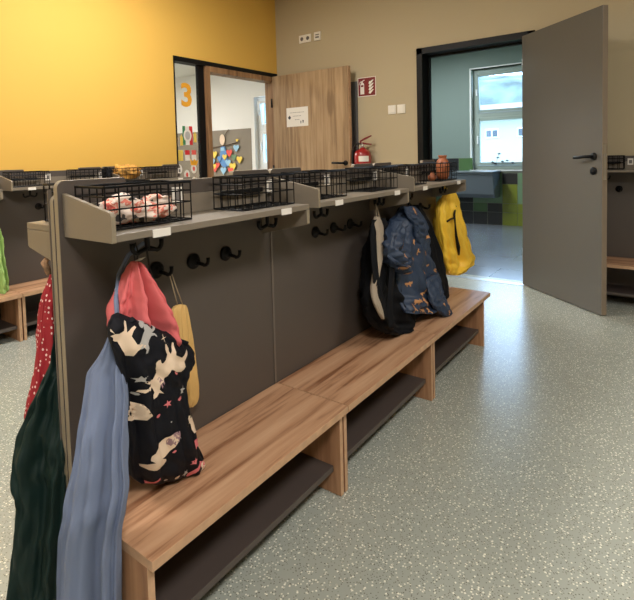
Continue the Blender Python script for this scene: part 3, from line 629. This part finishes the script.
mot = [(.62, .25, UNI, 1, .05, 2.6), (.30, .14, UNI, 4, .035, .8), (.12, .22, UNI, 1, .04, 2.0), (.40, .40, UNI, 1, .044, -2.2), (.42, .375, MANE, 3, .045, -2.2),
       (.36, .715, circ(12, 1, .6), 1, .045, .4), (.50, .68, circ(12, .8, .7), 3, .028, .3), (.22, .80, circ(12, 1, .45), 1, .03, -.2), (.48, .735, circ(8, 1, .7), 2, .006, 0),
       (.95, .62, UNI, 1, .034, 1.9), (.86, .71, MOON, 2, .014, 0), (.74, .91, RAINB, 2, .036, .35), (.75, .915, circ(12, 1, .6), 4, .018, .3), (.10, .58, MOON, 1, .026, .4),
       (.50, .53, star(), 2, .012, .3), (.36, .59, circ(8), 2, .006, 0), (.72, .80, star(), 2, .011, 1), (.58, .885, star(), 4, .012, .5), (.16, .42, star(), 4, .012, .2),
       (.80, .45, star(), 4, .013, .9), (.70, .5, circ(8), 2, .006, 0), (.22, .06, circ(8), 4, .006, 0), (.12, .50, circ(8), 4, .004, 0), (.50, .61, circ(6), 4, .003, 0), (.44, .90, circ(8), 1, .006, 0),
       (.32, .93, circ(8), 4, .004, 0), (.48, .10, star(4, 1, .2), 1, .012, 0), (.85, .88, UNI, 1, .018, 1.2), (.62, .68, circ(6), 4, .003, 0), (.68, .36, MANE, 2, .03, 1.2), (.20, .93, RAINB, 2, .022, 1.9)]
t = garment_root('hanging_trousers', (.78, 1.06, .93), 'navy children\'s rain trousers printed with cream unicorns and pink stars', 'trousers')
adopt(t, cloth('trouser_legs', NAVY, [M['navy'], M['cream'], M['pinkp'], M['mauve'], M['greyp']], amp=.2, freq=2.2, vf=1.1, seed=21, crumple=.12, zmin=.318, motifs=mot, msc=.88))
# gathered waistband
b = MB(); a0 = NAVY[0]; L0, R0 = Vector(a0[:3]), Vector(a0[3:6])
b.tube([L0.lerp(R0, k/12)+Vector((0, -.026-.004*math.sin(k*2.4), -.005+.003*math.sin(k*3.1))) for k in range(1, 12)], [.005+.0018*math.sin(k*2) for k in range(1, 12)], 8)
adopt(t, b.build('waistband', M['navy']))
adopt(t, hang_loop([(.83, 1.075, .70), (.80, 1.09, .78), (.77, 1.09, .87), (.757, 1.083, .936)], .0025, M['hose']))

t = garment_root('drawstring_bag', (.91, 1.15, .73), 'ochre cotton drawstring bag hanging behind the navy unicorn trousers', 'bag')
adopt(t, cloth('bag_body', YELLOWBAG, M['yelbag'], amp=.25, seed=5))
adopt(t, hang_loop([(.90, 1.148, .725), (.885, 1.145, .78), (.868, 1.14, .834)], .0018, M['cord'], 'drawstring')); adopt(t, hang_loop([(.918, 1.148, .725), (.896, 1.145, .78), (.876, 1.142, .834)], .0018, M['cord'], 'drawstring'))

t = garment_root('backpack', (2.03, 1.05, .315), 'black and grey backpack leaning on the middle bench beside the slate blue jacket', 'backpack')
adopt(t, cloth('bag_body', PACK, M['blackfab'], amp=.18, freq=1.8, seed=31, crumple=.2, zmin=.317))
adopt(t, cloth('back_padding', PACKPAD, M['padfab'], amp=.1, seed=33))
adopt(t, hang_loop([(1.93, 1.06, .87), (1.935, 1.065, .905), (1.95, 1.075, .925), (1.96, 1.07, .90), (1.955, 1.06, .87)], .0035, M['padfab']))
for side_, pts in ((0, [(1.895, 1.05, .865), (1.85, 1.035, .80), (1.83, 1.02, .70), (1.82, 1.005, .60), (1.83, .985, .52), (1.85, .975, .45)]), (1, [(1.955, 1.045, .865), (1.97, 1.03, .82), (1.965, 1.01, .72), (1.93, .99, .62), (1.885, .975, .55), (1.865, .97, .47), (1.87, .965, .41)])):
    b = MB(); rings = []
    for k in range(len(pts)*4-3):
        f = k/4; i = min(int(f), len(pts)-2); p = Vector(pts[i]).lerp(Vector(pts[i+1]), f-i)
        wd = .021; th = .006; rings.append([p+Vector((wd*math.cos(a)*.9, wd*math.cos(a)*-.2+th*math.sin(a), 0)) for a in [2*PI*q/12 for q in range(12)]])
    b.loft(rings); adopt(t, b.build('shoulder_strap', M['blackfab']))

t = garment_root('hanging_jacket', (2.32, 1.08, .93), 'dark padded coat hanging between the slate blue jacket and yellow rain trousers', 'coat')
adopt(t, cloth('coat_body', BLACKCOAT, M['blackfab'], amp=.25, seed=41, crumple=.15, zmin=.317))
adopt(t, hang_loop([(2.46, 1.12, .86), (2.35, 1.11, .90), (2.27, 1.10, .935), (2.235, 1.09, .94)], .004, M['blackfab']))
t = garment_root('hanging_jacket', (2.31, 1.09, .93), 'slate blue hooded rain jacket printed with small orange bears', 'jacket')
mj = [(.35, .36, FOX, 1, .02, .2), (.5, .6, FOX, 1, .022, .7), (.38, .76, FOX, 1, .022, -.4), (.6, .72, FOX, 1, .02, .4), (.45, .42, FOX, 1, .018, 1), (.72, .52, FOX, 1, .02, .1), (.08, .5, FOX, 1, .02, .2), (.2, .78, FOX, 1, .022, -.3), (.42, .68, FOX, 1, .022, .5), (.15, .9, FOX, 1, .022, .6), (.45, .93, FOX, 1, .024, -.2), (.55, .3, FOX, 1, .02, .2), (.25, .45, FOX, 1, .02, .4), (.62, .42, FOX, 1, .022, -.3), (.3, .66, FOX, 1, .024, .9), (.68, .62, FOX, 1, .022, .2), (.5, .8, FOX, 1, .022, -.5), (.8, .8, FOX, 1, .022, .5), (.3, .9, FOX, 1, .022, .1), (.62, .95, FOX, 1, .022, .3), (.12, .62, FOX, 1, .018, 0), (.9, .55, FOX, 1, .018, .8), (.45, .55, FOX, 1, .018, -.9), (.85, .93, FOX, 1, .02, 0)]
adopt(t, cloth('jacket_body', JACKET, [M['blueja'], M['orangep']], amp=.3, freq=2.4, vf=1.2, seed=51, crumple=.25, zmin=.317, msc=1.0, motifs=mj))
adopt(t, cloth('sleeve', JSLEEVE, [M['blueja'], M['orangep']], amp=.3, seed=55, crumple=.5, msc=1.0, motifs=[(.3, .7, FOX, 1, .026, .2), (.6, .5, FOX, 1, .026, -.4), (.45, .3, FOX, 1, .024, .4), (.7, .85, FOX, 1, .024, 0)]))
adopt(t, cloth('hood', JHOOD, [M['blueja'], M['orangep']], amp=.2, seed=57, crumple=.3, msc=1.0, motifs=[(.5, .15, FOX, 1, .02, .3), (.6, .65, FOX, 1, .026, .2)]))
adopt(t, cloth('sleeve', JTAIL, [M['blueja'], M['orangep']], amp=.2, seed=59, crumple=.3, zmin=.317, msc=1.0, motifs=[(.5, .5, FOX, 1, .016, .2), (.5, .8, FOX, 1, .016, 1.2)]))
adopt(t, hang_loop([(2.31, 1.085, .885), (2.306, 1.083, .91), (2.312, 1.083, .937), (2.322, 1.085, .91), (2.318, 1.087, .885)], .0025, M['blackfab']))

t = garment_root('hanging_trousers', (3.0, 1.12, .90), 'bright yellow rain trousers hanging at the far end of the island', 'trousers')
adopt(t, cloth('trouser_legs', YPANTS, M['yel'], n=110, amp=.5, freq=4.2, vf=.35, seed=61, crumple=.2))
y0 = Vector(YPANTS[2][:3]); y1 = Vector(YPANTS[4][:3])
def surf(px_rows, u, v, off=.035):
    r = interp(px_rows, v); p = Vector(r[:3]).lerp(Vector(r[3:6]), u); return p + Vector((0, -(r[6]*math.sin(math.acos(max(-1, min(1, 2*u-1))))+off), 0))
b = MB(); b.tube([surf(YPANTS, u, v, .012) for u, v in ((.55, .22), (.42, .3), (.40, .38), (.36, .46), (.34, .54), (.30, .62))], [.005, .007, .005, .008, .013, .006], 8)
adopt(t, b.build('strap_dark_opening', M['blackpl']))  # black strap; its swelling stands in for the shade inside the trouser opening
b = MB(); b.tube([surf(YPANTS, u, v, .012) for u, v in ((.12, .36), (.25, .34), (.40, .33))], .006, 8)
adopt(t, b.build('strap_end', M['blackpl']))
adopt(t, hang_loop([(2.97, 1.12, .90), (2.88, 1.10, .93), (2.80, 1.085, .945), (2.775, 1.083, .94)], .007, M['yel'], 'shoulder_strap')); adopt(t, hang_loop([(3.02, 1.12, .895), (2.93, 1.10, .925), (2.82, 1.09, .94), (2.79, 1.083, .945)], .007, M['yel'], 'shoulder_strap'))

t = garment_root('hanging_jacket', (.65, 1.36, .88), 'red fleece jacket with pale dots hanging on the rear of the island', 'jacket')
adopt(t, cloth('jacket_body', RED, M['redfl'], amp=.25, seed=71, crumple=.15))
b = MB(); b.tube([(.642, 1.352, .853), (.628, 1.35, .885), (.648, 1.35, .907), (.668, 1.35, .885), (.662, 1.352, .853)], .009, 10); adopt(t, b.build('fur_trim', M['fur']))
t = garment_root('hanging_trousers', (.66, 1.28, .75), 'long dark green rain trousers hanging past the edge of the island', 'trousers')
adopt(t, cloth('trouser_legs', GREEN, M['green'], amp=.35, freq=2.0, vf=1.0, seed=81, crumple=.3, zmin=.01))
adopt(t, hang_loop([(.627, 1.275, .728), (.68, 1.29, .82), (.74, 1.315, .90), (.757, 1.324, .936)], .005, M['green'], 'shoulder_strap'))
t = garment_root('cloth_bag', (1.35, 3.56, .32), 'lime green fabric bag slumped at the left edge by the yellow wall', 'bag')
adopt(t, cloth('bag_body', LIME, M['lime'], amp=.3, seed=91, crumple=.15, zmin=.317))
adopt(t, hang_loop([(1.365, 3.56, .73), (1.33, 3.575, .80), (1.30, 3.58, .86), (1.287, 3.582, .92)], .006, M['lime'], 'handle'))

def blob(name, c, rx, ry, rz, m, seed=0, amp=.25, fr=2.0, n=36):
    rings = []
    for i in range(1, n//2):
        ph = PI*i/(n//2); ring = []
        for k in range(n):
            th = 2*PI*k/n; d = Vector((math.cos(th)*math.sin(ph), math.sin(th)*math.sin(ph), math.cos(ph)))
            s_ = 1 + amp*(noise.noise(d*fr+Vector((seed, 0, 0)))*1.6 + .6*noise.noise(d*fr*2.7+Vector((0, seed, 0))))
            z = d.z*rz*s_
            ring.append((c[0]+d.x*rx*s_, c[1]+d.y*ry*s_, max(c[2]+z, c[2]-rz*.93)))
        rings.append(ring)
    return MB().loft(rings).build(name, m)
h = garment_root('folded_hat', (.735, YP-.095, .994), 'crumpled pink and cream floral sun hat in the nearest wire basket', 'hat')
adopt(h, blob('hat_crown', (.700, YP-.085, 1.031), .055, .042, .036, M['floral'], 3, .22)); adopt(h, blob('hat_brim', (.765, YP-.10, 1.02), .066, .046, .025, M['floral'], 8, .3)); adopt(h, blob('hat_tie', (.80, YP-.09, 1.036), .038, .034, .026, M['floral'], 15, .25))
tag(blob('folded_hat', (2.365, 3.59, 1.055), .11, .05, .058, M['ochre'], 4, .35, 3.2), 'ochre felt hat heaped in a wire basket by the yellow wall', 'hat')
tag(blob('woollen_hat', (2.17, 3.565, 1.045), .035, .05, .055, M['blackfab'], 6, .25), 'dark hat tucked between two baskets by the yellow wall', 'hat')
b = MB(); b.lathe([(r_*.82, h_) for r_, h_ in [(0, 0), (.036, 0), (.044, .02), (.047, .06), (.046, .095), (.036, .112), (.026, .120), (.026, .128), (.031, .134), (.031, .140), (.024, .140), (.022, .125), (0, .12)]], (0, 0, 0), 32)
tag(b.build('terracotta_vase', M['clay'], loc=(2.815, YP-.085, .994)), 'tall terracotta vase with a narrow neck in the far basket', 'vase', 'terracotta pots in the far basket')
b = MB(); b.lathe([(0, 0), (.017, 0), (.025, .014), (.024, .026), (.013, .036), (.014, .042), (.010, .046), (0, .048)], (0, 0, 0), 24)
o = b.build('terracotta_pot', M['clay'], loc=(2.655, YP-.085, .994)); tag(o, 'small round lidded terracotta pot beside the tall vase', 'pot', 'terracotta pots in the far basket')

# ---------------------------------------------------------------- things on the beige wall
def on_wall(name, y0, y1, z0, z1, th=.012):
    o = empty(name, (XW-.0002, (y0+y1)/2, z0)); MB().box(-th, 0, -(y1-y0)/2, (y1-y0)/2, 0, z1-z0).build('plate', M['plastic'], o, bevel=.002); return o
o = on_wall('double_socket', 3.215, 3.375, 2.402, 2.486); tag(o, 'white double wall socket high on the beige wall near the corner', 'socket')
for y in (-.04, .04):
    MB().lathe([(0, -.0135), (.021, -.0135), (.021, -.0125), (0, -.0125)], (0, y, .042), 20, axis='x').build('socket_well', M['greyink'], o)
o = on_wall('data_socket', 3.085, 3.170, 2.400, 2.490); tag(o, 'white single data socket right of the double wall socket', 'socket')
MB().box(-.014, -.0122, -.024, .024, .025, .042).build('port', M['greyink'], o); MB().box(-.014, -.0122, -.024, .024, .055, .066).build('label_strip', M['greyink'], o)
for i, (y0, y1, l) in enumerate(((2.205, 2.290, 'left white light switch on the beige wall beside the washroom doorway'), (2.105, 2.190, 'right white light switch, the one closer to the black door lining'))):
    o = on_wall('light_switch', y0, y1, 1.542, 1.628, .010); tag(o, l, 'light switch', 'light switches by the washroom doorway')
    MB().box(-.016, -.0102, -.031, .031, .012, .074).build('rocker', M['plastic'], o, bevel=.002)
# fire extinguisher sign
b = MB(); b.box(-.003, 0, -.105, .105, 0, .195, 1); b.box(-.0036, -.003, -.098, .098, .007, .188, 0)
X = -.0044
def flat(poly, m):  # poly in (wall-left-positive y, z)
    b.prism(poly, 0, X, -.0035, m)
flat([(.075, .025), (.030, .025), (.030, .125), (.038, .140), (.067, .140), (.075, .125)], 1)
flat([(.060, .140), (.045, .140), (.045, .158), (.060, .158)], 1); flat([(.078, .150), (.026, .172), (.024, .164), (.070, .142)], 1)
flat([(.082, .148), (.070, .165), (.088, .120), (.092, .124)], 1)
b.prism([(.068, .10), (.037, .10), (.037, .118), (.068, .118)], 0, X-.0006, X+.0002, 0)
for k in range(4):
    z = .03+k*.032; flat([(-.022, z), (-.042, z-.006), (-.062, z+.014), (-.082, z+.036), (-.066, z+.036), (-.045, z+.024), (-.030, z+.024)], 1)
o = b.build('fire_extinguisher_sign', [M['signred'], M['card']], loc=(XW-.0002, 2.53, 1.742)); tag(o, 'dark red fire extinguisher sign with white pictograms above the extinguisher', 'sign')
# fire extinguisher
fe = empty('fire_extinguisher', (4.345, 2.532, .74)); tag(fe, 'red fire extinguisher hanging on the beige wall beside the oak door', 'fire extinguisher')
MB().lathe([(0, 0), (.076, 0), (.084, .012), (.086, .03), (.086, .40), (.078, .435), (.055, .455), (.028, .468), (.024, .48), (0, .48)], (0, 0, 0), 32).build('cylinder', M['red'], fe); cyl = fe.children[0]
b = MB(); b.lathe([(.0805, .26), (.0812, .26), (.0812, .385), (.0805, .385)], (0, 0, 0), 32); 
b.bm.free(); b = MB()
V0 = []
for a in range(-4, 5):
    th = math.radians(218+a*9); V0.append((math.cos(th)*.0868, math.sin(th)*.0868))
for (x_, y_), (x2, y2) in zip(V0, V0[1:]): b.face([b.bm.verts.new(p) for p in ((x_, y_, .34), (x2, y2, .34), (x2, y2, .395), (x_, y_, .395))])
b.build('instruction_label', M['card'], cyl)
MB().box(.085, .109, -.02, .02, .3, .38).build('wall_bracket', M['black'], fe)
MB().lathe([(0, .479), (.018, .479), (.018, .50), (.012, .505), (.012, .53), (0, .53)], (0, 0, 0), 16).build('valve', M['steel'], fe)
b = MB(); b.prism([(.03, .515), (-.10, .505), (-.105, .515), (-.02, .528), (.03, .54)], 0, -.008, .008); b.build('carry_handle', M['signred'], fe, bevel=.002)
b = MB(); b.prism([(.03, .535), (-.04, .562), (-.105, .592), (-.10, .60), (-.03, .578), (.025, .55)], 0, -.008, .008); b.build('squeeze_lever', M['signred'], fe, bevel=.002)
b = MB(); b.tube([(0, .01, .515), (-.01, .05, .522), (-.02, .085, .50), (-.02, .105, .45), (-.02, .11, .36), (-.01, .105, .2), (0, .1, .12)], .009, 10); b.build('discharge_hose', M['hose'], fe)

# notice on the oak door
b = MB(); b.box(-.0012, 0, -.148, .148, 0, .208, 0)
def ln(y0, y1, z, h_=.004): b.box(-.0018, -.0011, y0, y1, z, z+h_, 1)
R2 = random.Random(3)
def words_(ya, yb_, z):
    y = yb_
    while y > ya+.01:
        w_ = R2.uniform(.008, .02); ln(max(ya, y-w_), y, z, .005); y -= w_+.005
words_(-.10, .10, .150); words_(-.06, .06, .112); words_(-.03, .03, .072)
b.prism([(.13, .10), (.105, .078), (.085, .10), (.105, .125)], 0, -.0020, -.0011, 2); b.prism([(-.045, .03), (-.052, .03), (-.056, .058), (-.043, .058)], 0, -.002, -.0011, 2); b.prism([(-.075, .035), (-.082, .035), (-.09, .062), (-.070, .068)], 0, -.002, -.0011, 2)
tag(b.build('paper_notice', [M['card'], M['greyink'], M['ink']], loc=(4.2995, 3.318, 1.475)), 'white paper notice taped to the open oak door', 'notice')

# stickers and cards on the sidelight glass
YG = YW+.044
def glass_item(name, draw, mats, label, cat, group=None):
    b = MB(); draw(b); o = b.build(name, mats); tag(o, label, cat, group); return o
cu = bpy.data.curves.new('three', 'FONT'); cu.body = '3'; cu.size = .30; cu.extrude = .0006; cu.offset = .009; cu.align_x = 'CENTER'
to = bpy.data.objects.new('three', cu); C.objects.link(to); bpy.context.view_layer.update()
me = bpy.data.meshes.new_from_object(to.evaluated_get(bpy.context.evaluated_depsgraph_get())); bpy.data.objects.remove(to)
o = bpy.data.objects.new('numeral_sticker', me); C.objects.link(o); me.materials.clear(); me.materials.append(M['orange']); o.rotation_euler = (PI/2, 0, 0); o.location = (3.150, YG-.001, 1.660)
tag(o, 'large orange numeral 3 stuck on the glass beside the playroom door', 'sticker')
def rect(b, x0, x1, z0, z1, m, t=0): b.box(x0, x1, YG-.0012-t, YG-t, z0, z1, m)
def ell(b, cx, cz, rx, rz_, m, t=0): b.prism([(cx+rx*math.cos(2*PI*k/20), cz+rz_*math.sin(2*PI*k/20)) for k in range(20)], 1, YG-.0012-t, YG-t, m)
def flag(b):
    rect(b, 3.085, 3.118, 1.285, 1.465, 0); rect(b, 3.1182, 3.165, 1.285, 1.465, 1); rect(b, 3.1652, 3.205, 1.285, 1.465, 2); ell(b, 3.143, 1.375, .048, .062, 1, .0013); ell(b, 3.143, 1.375, .030, .040, 3, .0026)
glass_item('flag_poster', flag, [M['flagg'], M['card'], M['flagr'], M['greyp']], 'green, white and red card with a white oval on the glass', 'poster')
for i, (x, z, m, l) in enumerate(((2.995, 1.27, 'cream', 'cream paper tag on the glass, leftmost of its row'), (3.052, 1.28, 'py', 'pale yellow paper tag just left of the flag card'), (3.218, 1.31, 'py', 'pale yellow paper tag just right of the flag card'))):
    def f(b, x=x, z=z): rect(b, x, x+.034, z, z+.085, 0); ell(b, x+.017, z+.092, .007, .012, 0)
    glass_item('paper_tag', f, [M[m]], l, 'card', 'paper tags beside the flag card')
for i, (x, m, l) in enumerate(((3.025, 'py', 'yellow card in the row below the flag card'), (3.105, 'flagr', 'red and white card in the middle of the row below the flag card'), (3.185, 'pr', 'red and white card at the right of the row below the flag card'))):
    def f(b, x=x): rect(b, x, x+.055, 1.135, 1.235, 0 if x < 3.1 else 1); rect(b, x, x+.055, 1.19, 1.235, 0, .0013)
    glass_item('picture_card', f, [M[m], M['card']], l, 'card', 'cards in the row on the glass')
for i, (x, z, l) in enumerate(((3.03, 1.055, 'oval portrait card at the upper left of the group on the glass'), (3.12, 1.0, 'oval portrait card in the middle of the group on the glass'), (3.205, 1.055, 'oval portrait card under the yellow crown cut-out'), (3.205, .93, 'oval portrait card at the lower right of the group on the glass'))):
    def f(b, x=x, z=z): ell(b, x, z, .034, .046, 0); ell(b, x, z, .014, .022, 1, .0013)
    glass_item('portrait_card', f, [M['card'], M['pr']], l, 'card', 'oval portrait cards on the glass')
glass_item('yellow_cutout', lambda b: b.prism([(3.17, 1.09), (3.24, 1.085), (3.265, 1.14), (3.235, 1.125), (3.215, 1.15), (3.195, 1.125), (3.165, 1.15)], 1, YG-.003, YG-.0014, 0), [M['orange']], 'yellow paper crown cut-out above an oval portrait on the glass', 'paper cut-out')
glass_item('paper_square', lambda b: rect(b, 3.065, 3.16, .89, .955, 0), [M['orange']], 'yellow paper rectangle at the foot of the sidelight cards', 'paper cut-out')

# paper figure with hearts on the taupe wall of the playroom
mo = empty('paper_figure', (PX-.02, 6.40, .95)); tag(mo, 'paper figure with outstretched stick arms and hearts on the taupe wall', 'wall decoration')
def pm(name, poly, m, t=0, th=.006): return MB().prism([(y-6.40, z-.95) for y, z in poly], 0, -t-th, -t).build(name, m, mo)
pm('head', [(6.45+.065*math.cos(a), 1.475+.095*math.sin(a)) for a in [2*PI*k/20 for k in range(20)]], M['cream'], .012)
b = MB(); b.tube([(-.012, .36, .385), (-.012, 0, .415), (-.012, -.32, .465)], .008, 6); b.tube([(-.012, -.0, .58), (-.012, -.07, .66), (-.012, -.12, .70)], .005, 6); b.build('stick_arm', M['brown'], mo)
pm('body', [(6.50, 1.36), (6.40, 1.37), (6.34, 1.15), (6.30, 1.05), (6.40, .98), (6.48, 1.0), (6.58, 1.12), (6.53, 1.2)], M['pb2'], .004)
pm('collar', [(6.49, 1.33), (6.41, 1.34), (6.39, 1.28), (6.50, 1.27)], M['pb'], .014)
HEART = [(0, -1), (.55, -.4), (.95, .15), (.85, .6), (.45, .75), (0, .45), (-.45, .75), (-.85, .6), (-.95, .15), (-.55, -.4)]
for y, z, s_, m in ((6.66, 1.22, .075, 'py'), (6.72, 1.09, .07, 'pb'), (6.66, .98, .08, 'pr'), (6.67, 1.01, .055, 'py'), (6.28, 1.24, .075, 'pr'), (6.11, 1.32, .07, 'pb'), (6.17, 1.16, .065, 'tsage'), (6.04, 1.12, .07, 'py'), (6.21, 1.0, .085, 'py'), (6.26, .93, .07, 'pr'), (6.44, .93, .075, 'pb'), (6.40, 1.17, .06, 'py'), (6.53, 1.14, .06, 'pb2'), (6.32, 1.07, .07, 'pb'), (6.58, 1.03, .055, 'pr'), (6.08, 1.45, .03, 'py')):
    MB().prism([(y-6.40+s_*p, z-.95+s_*q) for p, q in HEART], 0, -.022-.002*R.random(), -.015).build('paper_heart', M[m], mo)

# trough basin under the washroom window
tb_ = empty('trough_basin', (XB-.012, 2.75, .44)); tag(tb_, 'grey wall-hung trough basin under the washroom window', 'basin')
b = MB(); prof = [(0, 0), (0, .39), (-.40, .39), (-.40, .365), (-.385, .365), (-.30, .06), (-.25, 0)]
b.prism(prof, 1, -.60, .70); b.build('basin_body', M['sinkm'], tb_, bevel=.006)
MB().box(-.415, 0, -.62, .72, .391, .412).build('basin_rim', M['sinkm'], tb_, bevel=.004)
# window plant sticker: little branch on the sill outside
pl = empty('twig_decoration', (XB+.06, 2.18, .925)); tag(pl, 'small dark twig and leaf decoration on the lower washroom pane', 'decoration')
b = MB()
for k, (y, z) in enumerate(((0, .18), (.02, .12), (-.05, .06), (.06, .03), (-.12, .07), (-.2, .04), (.1, .05))):
    b.prism([(y-.03, z), (y, z+.018), (y+.03, z+.004), (y, z-.012)], 0, -.002, 0)
b.tube([(0, .05, .0), (0, .03, .1), (0, .0, .2)], .003, 5); b.tube([(0, .12, .02), (0, -.1, .03), (0, -.22, .02)], .003, 5); b.build('twig', M['ink'], pl)
